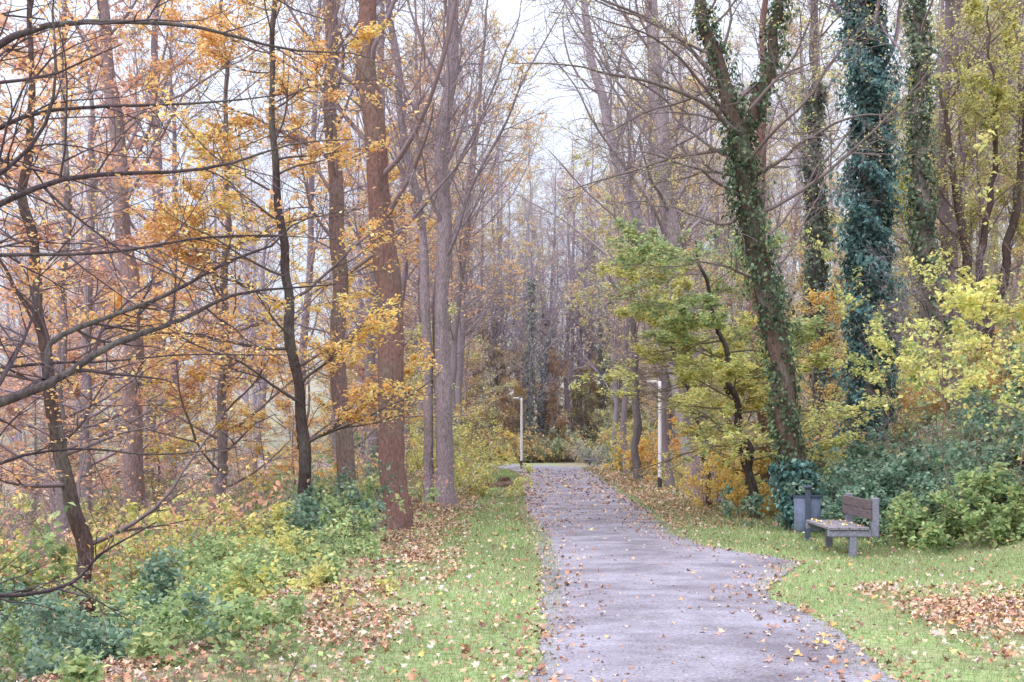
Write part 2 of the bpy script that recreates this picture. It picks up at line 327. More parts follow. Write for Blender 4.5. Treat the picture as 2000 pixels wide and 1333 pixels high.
IVY=[((.13,.26,.26),4),((.20,.36,.34),3),((.07,.13,.13),2.5),((.30,.45,.41),1.2)]
IVYG=[((.13,.20,.13),4),((.21,.29,.18),3),((.08,.11,.08),2.5),((.30,.34,.20),1.3)]

def tree(name,seed,stems,levels=TALL,bark=BR,tw=TW,lf=None,ivs=None,extra=None,rough=.07,sides=20,minr=.003,haze=0,flare=.3):
    rng=R0(seed);parts=[];Ps=[]
    for ctrl in stems:
        P,R=spline(rng,ctrl,70,.03);parts.append(tubes(P,R,sides,bark,0,rng,rough,flare));Ps.append((P,R))
    lastP=[]
    for (P,R) in Ps:
        l=branches(rng,P,R,levels,tw,parts,minr);lastP.append(l[0])
    for ctrl in (extra or []):
        P,R=spline(rng,ctrl,24,.06);parts.append(tubes(P,R,6,tw,0));
        l=branches(rng,P,R,[dict(k=13,t0=.1,t1=.99,a0=30,a1=65,lr=.28,rf=.5,n=7,w=.14,tr=.0,s=4),dict(k=8,t0=.1,t1=.97,a0=25,a1=60,lr=.45,rf=.6,n=4,w=.15,tr=0,s=3)],tw,parts,minr)
        lastP.append(l[0])
    for (n,items,size,kw) in (lf or []):
        tot=sum(len(p) for p in lastP)
        for p in lastP: 
            k=int(n*len(p)/tot)
            if k>5: parts.append(leafset(rng,p,k,items,size,**kw))
    for (si,n,z0,z1,th,size,col) in (ivs or []):
        q=ivy(rng,Ps[si][0],Ps[si][1],n,z0,z1,th,size,col)
        if q: parts.append(q)
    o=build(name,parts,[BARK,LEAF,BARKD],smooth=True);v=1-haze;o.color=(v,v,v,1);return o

def lv(base,**k):
    o=[dict(d) for d in base]
    for a,b in k.items(): o[0][a]=b
    return o
# left group beside the path
tree("maple_tree",101,[[(-2.25,25,-.2,.31),(-2.26,25,.5,.26),(-2.32,25,1.6,.245),(-2.42,25,4.5,.235),(-2.6,25,7,.22),(-2.8,25,9,.19),(-2.85,25,11,.17),(-2.8,25.3,15,.12),(-2.6,25.5,20,.03)]],
     lv(TALL,t0=.3),bark=(.26,.155,.14),lf=[(1500,GOLD,.08,{})])
tree("maple_tree",102,[[(-3.67,28,-1.1,.28),(-3.67,28,0,.23),(-3.68,28,1.6,.2),(-3.75,28,5.8,.17),(-3.98,28,10.3,.14),(-4,28,15,.1),(-4,28,20,.03)]],
     lv(TALL,t0=.3),bark=(.27,.185,.175),lf=[(1500,GOLD,.08,{})])
tree("ash_tree",103,[[(-1.75,34,-.1,.27),(-1.8,34,.6,.24),(-1.88,34,4.6,.21),(-1.8,34,9.4,.18),(-1.56,34,13.5,.14),(-1.3,34,21,.03)],
     [(-2.2,34,-.1,.14),(-2.25,34,4,.13),(-2.33,34,6.7,.12),(-2.73,34,9.4,.10),(-3.3,34,13.5,.08),(-3.6,34,19,.02)]],
     lv(TALL,t0=.32,k=22,a0=20,a1=50,tr=.1,absl=(3,6.5)),bark=PALE,tw=(.30,.25,.28),flare=.1,
     extra=[[(-1.85,34,6.5,.06),(-.8,33.5,8.8,.045),(.4,33,11,.03),(1.5,33,13.5,.01)],[(-1.8,34,8.2,.05),(-.9,34.5,10.5,.035),(.1,35,13,.02),(.6,35,15,.01)]])
tree("ash_tree",104,[[(-4.5,41,-1.1,.2),(-4.56,41,5,.16),(-4.3,41,11,.13),(-4.0,41,20,.03)]],lv(TALL,t0=.3,k=18),bark=GREY)
def mixcol(a,b,f):
    def g(rng,C):
        n=len(C);t=f(C);k=rng.uniform(0,1,n)<t;return np.where(k[:,None],pal(rng,n,a),pal(rng,n,b))
    return g
OG=mixcol(GOLD,ORANGE,lambda C:np.clip(.42+.5*np.sin(C[:,2]*1.1+C[:,0]),.08,.85))
OR=mixcol(ORANGE,RUST,lambda C:np.clip(.4+.25*(C[:,0]+7),.1,.9))
tree("beech_tree",110,[[(-3.52,22,-.7,.13),(-3.6,22,1.8,.10),(-3.78,22,3.57,.085),(-4,22,5.3,.07),(-4.1,22,7.5,.055),(-4.1,22,9.3,.04),(-4.0,22,11.5,.015)]],
     lv(BEECH,absl=(1.6,3.6)),bark=DARK,tw=(.15,.12,.12),lf=[(13500,OG,.08,{})],sides=10)
tree("beech_tree",111,[[(-5.26,16,-.9,.12),(-5.3,16,.15,.10),(-5.58,16,1.1,.09),(-5.82,16,2.4,.075),(-6,16,4,.06),(-6.1,16.2,7,.03),(-6.1,16.2,8.4,.01)]],
     lv(BEECH,absl=(1.2,2.8),k=24,t0=.12),bark=(.10,.07,.065),tw=(.18,.14,.15),lf=[(5500,OR,.06,{})],sides=10)
tree("beech_tree",112,[[(-6.2,27,-1.4,.13),(-6.1,27,3,.09),(-6.0,27,7,.06),(-6.1,27,12.5,.02)]],lv(BEECH,k=36,absl=(2,4.4)),bark=GREY,tw=(.22,.17,.18),lf=[(15500,OG,.09,{})])
tree("beech_tree",113,[[(-8.4,24,-1.3,.12),(-8.5,24,3,.09),(-8.3,24,7,.06),(-8.5,24,11.5,.02)]],lv(BEECH,k=28,absl=(2,4.)),bark=GREY,tw=(.26,.2,.22),lf=[(9500,OR,.085,{})])
tree("beech_tree",114,[[(-11,33,-1.5,.16),(-11,33,4,.12),(-10.8,33,9,.08),(-11,33,12,.02)]],lv(BEECH,k=28,absl=(2.2,4.8)),bark=GREY,tw=(.30,.24,.28),lf=[(9500,RUST,.11,{})],haze=.1)
tree("beech_tree",115,[[(-4.9,36,-1.2,.13),(-4.9,36,4,.1),(-5.0,36,8,.07),(-5,36,13,.02)]],lv(BEECH,k=30,absl=(2,4.2)),bark=GREY,tw=(.26,.21,.22),lf=[(10500,OG,.11,{})],haze=.05)
tree("sycamore_tree",116,[[(-8.27,28,-1.3,.26),(-8.28,28,0,.22),(-8.3,28,4.67,.2),(-8.5,28,6.9,.17),(-8.96,28,11.4,.12),(-9.2,28,19,.03)]],lv(TALL,t0=.28,k=18),bark=(.33,.24,.25),tw=(.30,.24,.26),lf=[(1500,GOLD,.1,{})])
limbs=[[(-5.3,8,1.2,.075),(-4.2,8,1.55,.055),(-3.2,8,1.9,.032),(-2.9,8.2,2.1,.026),(-2.3,8.5,2.45,.018),(-1.9,8.7,2.64,.012),(-1.27,8.8,2.75,.005)],
 [(-3.05,8.1,2.0,.024),(-2.85,8.2,2.35,.018),(-2.3,8.3,2.55,.013),(-1.7,8.4,2.9,.009),(-1.3,8.6,3.2,.004)],
 [(-5.3,8,2.6,.06),(-4.2,8,2.85,.035),(-3.2,8,3.12,.019),(-2.7,8.1,3.35,.016),(-2.3,8.2,3.38,.013),(-1.8,8.3,3.5,.009),(-1.15,8.5,3.66,.004)],
 [(-5.3,8,3.2,.06),(-4.2,8,3.7,.04),(-3.2,8,4.1,.026),(-3.0,8,4.27,.02),(-2.3,8.2,4.3,.012),(-1.4,8.3,4.15,.007),(-.9,8.4,4.1,.003)],
 [(-5.3,8,2.2,.05),(-4.2,8.1,2.6,.025),(-3.2,8,2.83,.013),(-2.6,8.2,2.87,.010),(-1.8,8.3,3.02,.007),(-1.15,8.3,2.95,.003)],
 [(-5.3,8,2.4,.05),(-4,7.8,2.9,.025),(-3.2,7.8,3.25,.014),(-2.9,7.9,3.6,.011),(-2.75,8,4.2,.008),(-2.6,8,5,.005)],
 [(-5.3,8,3,.05),(-4,8.5,3.5,.025),(-3.2,8.6,3.9,.012),(-2.3,8.7,3.85,.009),(-1.6,8.8,4.05,.004)],
 [(-5.3,8,1.0,.05),(-4.2,9,1.3,.02),(-3.4,9.4,1.6,.011),(-2.7,9.5,1.55,.008),(-2.0,9.6,1.6,.004)],
 [(-5.3,8,2.0,.05),(-4.1,9,2.1,.02),(-3.4,9.4,2.25,.011),(-2.7,9.5,2.2,.008),(-1.7,9.6,2.3,.004)],
 [(-5.3,8,.8,.05),(-4.4,9.3,.6,.025),(-3.9,10,.4,.018),(-3.4,10.3,.6,.012),(-2.9,10.4,1.0,.006)],
 [(-5.3,8,4.2,.05),(-4.2,8,4.8,.03),(-3,8.2,5.0,.014),(-2,8.4,4.8,.008),(-1.2,8.6,4.5,.004)]]
tree("beech_tree",120,[[(-5.3,8,-1.4,.26),(-5.3,8,1,.2),(-5.4,8,4,.16),(-5.4,8,9,.07),(-5.4,8,12,.02)]],lv(BEECH,k=8,t0=.5),bark=(.1,.07,.07),tw=(.10,.08,.09),
     extra=limbs,lf=[(2300,OR,.042,dict(patch=1.0))],minr=.0013)

# right group
tree("ivy_covered_tree",130,[[(5.52,24,-.1,.3),(5.48,24,.7,.24),(5.13,24,2.3,.21),(4.97,24,3.27,.2),(4.7,24,4.7,.18),(4.46,24,6.15,.17),(4.27,24,7.4,.16),(3.84,24,8.74,.12),(3.55,24,10,.1),(3.2,24,14,.03)],
   [(4.27,24,7.4,.13),(4.6,24,8.07,.11),(4.85,24,8.7,.10),(5.1,24,10,.08),(5.3,24,14,.03)]],
   lv(TALL,t0=.4,k=22,a0=40,a1=90,tr=-.01,rf=.25),bark=(.15,.105,.09),tw=(.21,.17,.17),
   extra=[[(4.27,24,7.4,.06),(3.36,23,7.9,.04),(1.9,22.5,8.2,.022),(0,22,8.2,.008)],[(4.0,24,8.3,.05),(3.0,24,9.4,.035),(1.5,24,10.1,.02),(-.3,24,10,.008)],
          [(4.46,24,6.2,.04),(3.7,23.5,6.6,.025),(2.6,23,6.9,.015),(1.6,23,6.8,.006)],[(4.4,24,6.6,.045),(5.2,23.5,7.2,.03),(6.2,23,7.6,.02),(7.2,23,7.6,.006)],
          [(4.35,24,6.9,.04),(3.5,24.5,7.6,.025),(2.4,25,8.9,.015),(1.2,25,9.8,.006)],[(4.2,24,7.7,.04),(3.2,23,8.5,.025),(2.0,22,8.9,.015),(.6,22,9.1,.006)],
          [(4.5,24,6.0,.035),(3.9,23.4,5.6,.02),(3.1,23,5.9,.012),(2.0,23,6.0,.006)],
          [(4.7,24,4.7,.03),(4.0,23.8,5.0,.02),(3.1,23.6,5.0,.012),(2.3,23.5,4.8,.004)]],
   lf=[(7500,YG,.05,{})],ivs=[(0,3200,.0,3.5,.1,.085,IVYG),(0,4500,3.3,10,.16,.09,IVYG),(0,1500,3.6,7.8,.38,.08,IVYG),(1,2600,7.3,12,.19,.09,IVYG),(0,2200,.0,1.4,.26,.10,IVY)])
tree("ivy_covered_tree",131,[[(8.7,32,.6,.38),(8.83,32,2.5,.33),(9,32,7.67,.28),(8.83,32,12.8,.22),(8.8,32,20,.04)]],lv(TALL,t0=.5,k=14),bark=(.16,.13,.12),ivs=[(0,24000,1.5,15,.40,.12,IVY),(0,3500,3,13,.7,.12,IVY)],haze=.06)
tree("ivy_covered_tree",132,[[(10.7,30,1.8,.28),(10.2,30,3.1,.2),(9.86,30,4.9,.17),(9.6,30,7.3,.16),(9.5,30,12,.12),(9.4,30,18,.03)],[(10.9,30.2,1.9,.14),(10.35,30,2.9,.1),(10.1,30,3.6,.07)]],lv(TALL,t0=.5,k=14),bark=(.27,.21,.2),ivs=[(0,6000,4.2,14,.21,.11,IVYG)],haze=.05)
tree("ivy_covered_tree",133,[[(9.8,40,1.3,.28),(9.6,40,4.4,.22),(9.44,40,10.8,.18),(9.4,40,20,.04)]],lv(TALL,t0=.45,k=16),bark=(.14,.11,.11),ivs=[(0,6500,1.5,13,.25,.14,IVYG)],haze=.15)
tree("ash_tree",134,[[(5.6,36,-.1,.42),(5.4,36,.8,.34),(4.97,36,4.1,.29),(4.3,36,8.4,.23),(3.9,36,14.2,.17),(3.7,36,22,.04)]],lv(TALL,t0=.32,k=22,absl=(3,6.5)),bark=(.38,.31,.34),tw=(.31,.26,.29),
     extra=[[(4.5,36,7,.06),(3.4,35.5,9,.045),(2.0,35,11,.025),(.8,34.5,12.6,.01)],[(4.2,36,9.4,.05),(3.0,36.5,11.6,.035),(1.9,37,13.6,.02),(1.2,37,15.5,.01)]])
tree("ash_tree",135,[[(6.5,45,0,.32),(5.9,45,3.5,.27),(5.0,45,7.4,.22),(3.7,45,11.9,.18),(2.7,45,15.5,.14),(2,45,22,.04)]],lv(TALL,t0=.3,k=24,absl=(3,7)),bark=(.40,.34,.38),tw=(.33,.28,.31),haze=.08)
tree("sycamore_tree",136,[[(6.4,31,-.1,.27),(6.2,31,1.2,.21),(6.08,31,2.27,.18),(5.9,31,5,.15),(6.1,31,10,.1),(6.2,31,16,.03)]],lv(TALL,t0=.3,k=16),bark=(.25,.14,.13),lf=[(1500,YG,.09,{})])
tree("sycamore_tree",137,[[(5.7,58,0,.2),(5.6,58,4,.15),(5.4,58,10,.11),(5.4,58,17,.03)]],lv(TALL,t0=.3,k=16),bark=(.14,.12,.12),lf=[(3000,YG,.14,{})],haze=.12)
tree("sycamore_tree",138,[[(-2.6,60,0,.2),(-2.5,60,5,.16),(-2.0,60,12,.12),(-1.2,60,22,.03)]],lv(TALL,t0=.25,k=26,absl=(3,8)),bark=GREY,tw=(.28,.24,.26),haze=.16,lf=[(4500,GOLD,.13,{})])
tree("sycamore_tree",139,[[(-2.3,49,0,.17),(-2.3,49,5,.13),(-1.6,49,12,.1),(-.8,49,20,.02)]],lv(TALL,t0=.25,k=26,absl=(3,7)),bark=GREY,tw=(.28,.24,.26),haze=.1,lf=[(4500,ORANGE,.11,{})])
tree("willow_tree",145,[[(13.2,36,3.2,.2),(13.1,36,5,.16),(12.6,36,8,.11),(12.0,36,12,.03)],[(13.3,36,3.2,.2),(13.6,36,5.6,.14),(14.2,36,8.5,.1),(14.6,36,13,.03)],[(13.2,36,4.2,.14),(13.2,36,7,.1),(13.6,36,10,.07),(13.4,36,14,.02)],[(12.9,36,3.4,.13),(12.2,36,5.2,.1),(11.3,36,7.5,.06),(10.9,36,10,.02)]],
     lv(TALL,t0=.3,k=12,absl=(1.5,3.5)),bark=(.12,.085,.08),tw=(.18,.14,.13),lf=[(17000,YG,.10,dict(clump=1.8))],sides=12)
GY=mixcol(GREEN,YG,lambda C:np.clip((C[:,2]-3.1)/1.6,.08,.85))
GY2=mixcol(YG,GOLD,lambda C:np.clip((C[:,2]-1.2)/1.8,.1,.9))
pole_gap=lambda c:np.where((c[:,0]/c[:,1]<.129)&(c[:,0]/c[:,1]>.095)&(c[:,2]<3.9)|((c[:,0]/c[:,1]<.11)&(c[:,2]<3.0)),.0,1.)+1e-6
tree("field_maple_tree",140,[[(5.4,28,-.1,.1),(5.1,27.8,1.6,.08),(4.7,27.6,3.2,.06),(4.3,27.4,4.6,.045),(3.9,27.2,6.0,.02)]],lv(BEECH,k=38,t0=.2,absl=(1.8,3.9),tr=-.015),bark=DARK,tw=(.2,.16,.12),lf=[(22000,GY,.09,dict(clump=2.3,keep=pole_gap,flatn=.4))],sides=8)
tree("field_maple_tree",141,[[(5.9,31,-.1,.09),(5.6,30.8,1.4,.07),(5.2,30.4,2.8,.05),(4.6,30,3.9,.02)]],lv(BEECH,k=26,t0=.2,absl=(1,2.4)),bark=DARK,tw=(.2,.16,.12),lf=[(10500,GY2,.09,dict(keep=pole_gap))],sides=8)
tree("field_maple_tree",142,[[(5.3,34,-.1,.08),(4.9,34,2.4,.06),(4.2,34,4.4,.045),(3.6,34,6.4,.02)]],lv(BEECH,k=28,t0=.4,absl=(1.4,3.)),bark=DARK,tw=(.2,.16,.12),lf=[(10000,YG,.09,dict(keep=pole_gap))],sides=8)

def shrub(name,seed,base,nst,h,spread,nl,items,size,stem=(.2,.155,.13),flatn=.8,link=True,lr=.45,k=7,tpl=RH,r=.012,keep=None):
    rng=R0(seed);parts=[];bx,by,bz=base
    S=np.stack([bx+rng.normal(size=nst)*spread*.35,by+rng.normal(size=nst)*spread*.35,np.full(nst,bz)],1)
    if link: S[:,2]=H(S[:,0],S[:,1])-.05
    D=rng.normal(size=(nst,3))*.55*spread/max(h,.5);D[:,2]=1
    P,R=grow(rng,S,D,h*rng.uniform(.6,1.25,nst),np.full(nst,r),9,.14,.0)
    parts.append(tubes(P,R,4,stem))
    l=branches(rng,P,R,[dict(k=k,t0=.15,t1=.98,a0=35,a1=75,lr=lr,rf=.55,n=5,w=.14,tr=.0,s=3),dict(k=4,t0=.2,t1=.97,a0=30,a1=60,lr=.5,rf=.6,n=3,w=.1,tr=0,s=3)],stem,parts,.002)
    parts.append(leafset(rng,l[0],nl,items,size,flatn=flatn,tpl=tpl,patch=.3,keep=keep))
    return build(name,parts,[BARKD,LEAF if link else LEAFD,BARKD],link=link)
hi=lambda z0:(lambda c:np.clip((c[:,2]-z0)*1.5,.02,1))
shrub("hazel_bush",200,(8.0,18.8,0),11,4.6,2.4,7500,YG,.085,keep=hi(2.0))
shrub("hazel_bush",201,(8.6,24.0,0),10,4.4,2.4,4600,mixcol(YG,GREEN,lambda C:0*C[:,0]+.6),.09,keep=hi(2.2))
shrub("hazel_bush",202,(11.4,28.0,0),10,4.4,2.6,5000,YG,.10,keep=hi(3.2))
k=0
for (x,y,h) in [(7.0,20.2,1.1),(7.9,20.5,1.4),(6.6,22.5,1.2),(7.6,23,1.5),(8.8,22.5,1.4),(9.6,24.5,1.4),(6.5,25.5,1.2),(8.2,26,1.5),(9.9,27,1.3),(7.0,28.5,1.4),(8.9,19.5,1.1),(10.6,25,1.4),(7.4,19.4,.9),(6.2,24,1.1),(9.0,21,1.3),(11.5,27,1.4)]:
    shrub("laurel_bush",210+k,(x,y,0),16,h,1.6,4600,BLUEG if k%4 else GREEN,.09,tpl=OV,flatn=.7);k+=1
for (x,y,h,c) in [(5.6,29,1.3,GOLD),(5.4,33,1.5,GOLD),(6.3,27.5,1.1,YG),(6.3,38,1.8,GOLD),(7.2,46,2.2,YG),(7.3,54,2.6,ORANGE),(5.9,62,2.6,GOLD),(6.2,70,2.6,YG)]:
    shrub("hornbeam_bush",240+k,(x,y,0),10,h,1.2,2400,c,.085 if y<50 else .13);k+=1
for (x,y,h,c) in [(-2.9,9.2,.4,GREEN),(-3.3,10.2,.6,BLUEG),(-2.7,10.6,.45,GREEN),(-3.9,11.6,.7,BLUEG),(-3.1,11.8,.6,GREEN),(-2.6,12.6,.45,YG),(-3.6,13.2,.7,GREEN),(-2.7,14.2,.5,GREEN),(-3.4,15.4,.8,GREEN),(-2.7,16.6,.5,GREEN),(-3.5,17.8,.8,YG),(-2.8,18.6,.7,GREEN),(-3.2,20.5,1.1,BLUEG),(-2.75,21.5,1.2,GREEN),(-3.1,22.5,1.5,BLUEG),(-3.8,20,1.0,YG),(-4.4,22.5,1.2,GREEN),(-5.0,20,1.2,YG),(-4.6,17,.8,GREEN),(-4.2,14.6,.7,GREEN),(-4.9,26,1.5,YG),(-6.5,21,1.2,YG),(-4.4,12.6,.6,GREEN),(-2.2,11.5,.3,GREEN),(-2.3,13.6,.3,YG)]:
    shrub("bramble_bush",300+k,(x,y,0),13,h,1.25,2600,c,.06 if h<1 else .08,tpl=OV,flatn=.7,r=.006);k+=1
for (x,y,h,c) in [(-1.7,40,1.6,YG),(-2.0,46,2.4,YG),(-1.5,52,2.8,YG),(-2.2,58,3.0,YG),(-2.4,66,3.4,GOLD),(-3.4,44,2.6,YG),(-4,52,3.0,ORANGE)]:
    shrub("hazel_bush",350+k,(x,y,0),12,h,1.6,2600,c,.10);k+=1

# ------------------------------------------------------------------ distant woodland (instanced masses)
def variant(seed,kind):
    rng=R0(seed);h=rng.uniform(18,23);lean=rng.normal(size=2)*.8
    ctrl=[(0,0,-.4,.24),(0,0,1,.18),(lean[0]*.4,lean[1]*.4,h*.4,.14),(lean[0],lean[1],h*.75,.08),(lean[0]*1.2,lean[1],h,.02)]
    parts=[]
    P,R=spline(rng,ctrl,30,.08);parts.append(tubes(P,R,8,(.18,.14,.155),0,rng,.05))
    l=branches(rng,P,R,[dict(k=26,t0=.2,t1=.97,a0=25,a1=60,absl=(2.5,6.5),rf=.33,n=7,w=.14,tr=.07,s=4),dict(k=7,t0=.15,t1=.97,a0=25,a1=60,lr=.45,rf=.5,n=5,w=.16,tr=.03,s=3),dict(k=8,t0=.1,t1=.97,a0=25,a1=60,lr=.5,rf=.6,n=3,w=.16,tr=.01,s=3)],(.25,.195,.22),parts,.005)
    d={'bare':(500,RUST),'rust':(3800,RUST),'orange':(4500,ORANGE),'gold':(4800,GOLD),'yg':(5500,YG),'ivy':(1200,YG)}[kind]
    parts.append(leafset(rng,l[0],d[0],d[1],.14,spread=.12))
    if kind=='ivy': parts.append(ivy(rng,P,R,4000,0,h*.6,.28,.16,IVYG if seed%2 else IVY))
    return build("tree_"+kind,parts,[BARKD,LEAFD,BARKD],link=False,smooth=True)
VAR={k:[variant(500+i*10+j,k) for j in range(2)] for i,k in enumerate(['bare','rust','orange','gold','yg','ivy'])}
def small(seed,items):
    rng=R0(seed);parts=[];h=9
    P,R=spline(rng,[(0,0,-.3,.09),(0.2,0,3,.07),(.1,.2,6,.04),(0,0,h,.01)],20,.1);parts.append(tubes(P,R,6,(.18,.15,.15)))
    l=branches(rng,P,R,lv(BEECH,k=24,t0=.12,absl=(1.8,3.8)),(.22,.18,.18),parts,.005)
    parts.append(leafset(rng,l[0],5000,items,.13,spread=.1))
    return build("understorey_tree",parts,[BARKD,LEAFD,BARKD],link=False,smooth=True)
SMO=[small(601,ORANGE),small(602,RUST)];SMG=[small(603,GOLD),small(604,YG)]
forest=bpy.data.objects.new("distant_trees",None);scene.collection.objects.link(forest)
under=bpy.data.objects.new("undergrowth",None);scene.collection.objects.link(under)
rng=R0(900)
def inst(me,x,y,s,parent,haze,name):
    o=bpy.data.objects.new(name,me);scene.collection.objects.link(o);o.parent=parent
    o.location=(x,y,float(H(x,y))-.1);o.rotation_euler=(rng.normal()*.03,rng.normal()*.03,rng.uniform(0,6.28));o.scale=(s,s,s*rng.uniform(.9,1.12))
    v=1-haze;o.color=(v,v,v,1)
def blocked(x,y,mg=2.2):
    if y<76 and (-.2-mg)<x<(4.6+mg*.9): return True
    if 74<y<95 and x<5.5: return True
    return False
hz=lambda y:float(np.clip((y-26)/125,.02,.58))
cnt=0
while cnt<150:
    y=rng.uniform(38,140);w=y*.46+7;x=rng.uniform(-w,w)
    if blocked(x,y,2.6): continue
    if y<44 and -12<x<12: continue
    if x<-8 and y<80 and rng.uniform()<.6: continue
    if x<0: k=rng.choice(['bare','rust','orange','gold'],p=[.56,.22,.12,.10])
    elif x>6: k=rng.choice(['bare','gold','yg','ivy'],p=[.34,.2,.28,.18])
    else: k=rng.choice(['bare','rust','gold','ivy'],p=[.45,.2,.2,.15])
    if x>12 and y<60 and k=='bare': k='yg'
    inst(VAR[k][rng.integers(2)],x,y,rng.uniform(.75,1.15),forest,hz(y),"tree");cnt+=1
for (x,y) in [(16.6,41),(18,49)]:
    inst(VAR['yg'][rng.integers(2)],x,y,rng.uniform(.6,.8),forest,.06,"tree")
for i in range(50):
    x=rng.uniform(-14,16);y=rng.uniform(95,120)
    inst(VAR[rng.choice(['bare','ivy','gold','rust'],p=[.36,.28,.2,.16])][rng.integers(2)],x,y,rng.uniform(.85,1.3),forest,hz(y)*.65,"tree")
for i in range(40):
    x=rng.uniform(-13,15);y=rng.uniform(94,114)
    inst((SMG+SMO[:1])[rng.integers(3)],x,y,rng.uniform(.5,1.15),forest,hz(y)*.5,"understorey_tree")
for (x,y) in [(-3.3,54),(6.2,50),(6.0,66),(-3.1,70),(5.9,74),(-2.8,64),(6.8,58)]:
    inst(VAR['bare' if x<0 else 'gold'][rng.integers(2)],x,y,rng.uniform(.8,1.0),forest,hz(y),"tree")
cnt=0
while cnt<95:
    y=rng.uniform(34,130);w=y*.44+6;x=rng.uniform(-w,w)
    if blocked(x,y,2.4): continue
    me=(SMO if x<-3 and rng.uniform()<.7 else SMG)[rng.integers(2)]
    inst(me,x,y,rng.uniform(.45,.9),forest,hz(y)*.85,"understorey_tree");cnt+=1
SH=[shrub("b",701,(0,0,0),12,1.6,1.6,2200,YG,.11,link=False),shrub("b",702,(0,0,0),12,1.5,1.6,2200,GREEN,.11,link=False),shrub("b",703,(0,0,0),12,1.6,1.6,800,RUST,.10,link=False),shrub("b",704,(0,0,0),12,1.6,1.6,2200,GOLD,.11,link=False),shrub("b",705,(0,0,0),16,2.2,1.6,200,RUST,.09,link=False,stem=(.26,.20,.22))]
cnt=0
while cnt<400:
    y=sampY(rng,1,16,125)[0];w=y*.44+3;x=rng.uniform(-w,w)
    if y<30 and -4.5<x<11: continue
    if blocked(x,y,1.6): continue
    if x>0 : k=rng.choice(5,p=[.3,.3,.1,.25,.05])
    else: k=rng.choice(5,p=[.24,.18,.08,.05,.45])
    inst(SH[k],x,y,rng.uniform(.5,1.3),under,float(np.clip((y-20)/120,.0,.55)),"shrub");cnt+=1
for i in range(80):
    x=rng.uniform(-9,13);y=rng.uniform(94.5,104)
    inst(SH[rng.choice([0,1,3])],x,y,rng.uniform(.9,1.8),under,.25,"shrub")

# ------------------------------------------------------------------ street furniture
import bmesh
def box(x0,x1,y0,y1,z0,z1,bev=.006):
    bm=bmesh.new();bmesh.ops.create_cube(bm,size=1)
    for v in bm.verts: v.co=Vector(((x0+x1)/2+v.co.x*(x1-x0),(y0+y1)/2+v.co.y*(y1-y0),(z0+z1)/2+v.co.z*(z1-z0)))
    bmesh.ops.bevel(bm,geom=bm.edges[:],offset=bev,segments=2,affect='EDGES',profile=.5)
    me=bpy.data.meshes.new("p");bm.to_mesh(me);bm.free();return me
def addme(name,me,mat,parent):
    me.materials.append(mat);o=bpy.data.objects.new(name,me);scene.collection.objects.link(o);o.parent=parent;return o
def lathe(name,prof,mat,parent,loc=(0,0,0),s=32,smooth=False):
    prof=np.array(prof);n=len(prof);a=np.arange(s)*2*np.pi/s
    V=np.stack([prof[:,0:1]*np.cos(a),prof[:,0:1]*np.sin(a),np.repeat(prof[:,1:2],s,1)],-1).reshape(-1,3)
    i=np.arange(n-1)[:,None]*s;j=np.arange(s)[None];j2=(j+1)%s
    o=build(name,[(V,np.stack([i+j,i+j2,i+s+j2,i+s+j],-1).reshape(-1,4),(1,1,1),0)],[mat],smooth=smooth,parent=parent);o.location=loc;return o
CONC=solid("concrete",(.19,.19,.25),.8,30,.3);WOOD=solid("weathered_wood",(.21,.19,.22),.75,6,.45,stretch=(8,1,8));WOODB=solid("brown_wood",(.12,.09,.10),.7,6,.4,stretch=(8,1,8))
STEEL=solid("painted_steel",(.17,.20,.32),.5,10,.2);DSTEEL=solid("dark_steel",(.05,.065,.11),.5,20,.2);WHITE=solid("white_paint",(.8,.78,.8),.5,20,.08);BLACK=solid("black_paint",(.05,.05,.06),.5,20,.2);LENS=solid("lamp_glass",(.6,.6,.62),.3,5,.1)
def bench(name,x,y,rot,leafy=True):
    e=bpy.data.objects.new(name,None);scene.collection.objects.link(e);e.location=(x,y,float(H(x,y)));e.rotation_euler=(0,0,rot)
    for i,yy in enumerate((-.92,.92)):
        q=yy-.06;w=yy+.06
        addme(f"leg_{i+1}",box(-.05,.05,q,w,-.2,.30,.01),CONC,e)
        addme(f"frame_beam_{i+1}",box(-.36,.262,q,w,.302,.40,.012),CONC,e)
        addme(f"back_post_{i+1}",box(.264,.37,q,w,.302,.87,.012),CONC,e)
    for j in range(4):
        x0=-.35+j*.148
        addme(f"seat_slat_{j+1}",box(x0,x0+.132,-1.0,1.0,.403,.443,.006),WOOD,e)
    for j in range(2):
        z0=.56+j*.145
        addme(f"backrest_slat_{j+1}",box(.222,.261,-.99,.99,z0,z0+.135,.006),WOODB,e)
    if leafy:
        rg=R0(44);n=26;C=np.stack([rg.uniform(-.33,.2,n),rg.uniform(-.95,.95,n),np.full(n,.455)],1)
        build("leaves_on_seat",[leaves(C,rg.normal(size=(n,3))*.2+np.array([0,0,1.]),rg.normal(size=(n,3)),rg.uniform(.05,.08,n),pal(rg,n,GOLD),OV,0,.4)],[LITTER],parent=e)
bench("park_bench",5.0,19.5,-.06)
bench("park_bench",5.0,80,0.1,False)
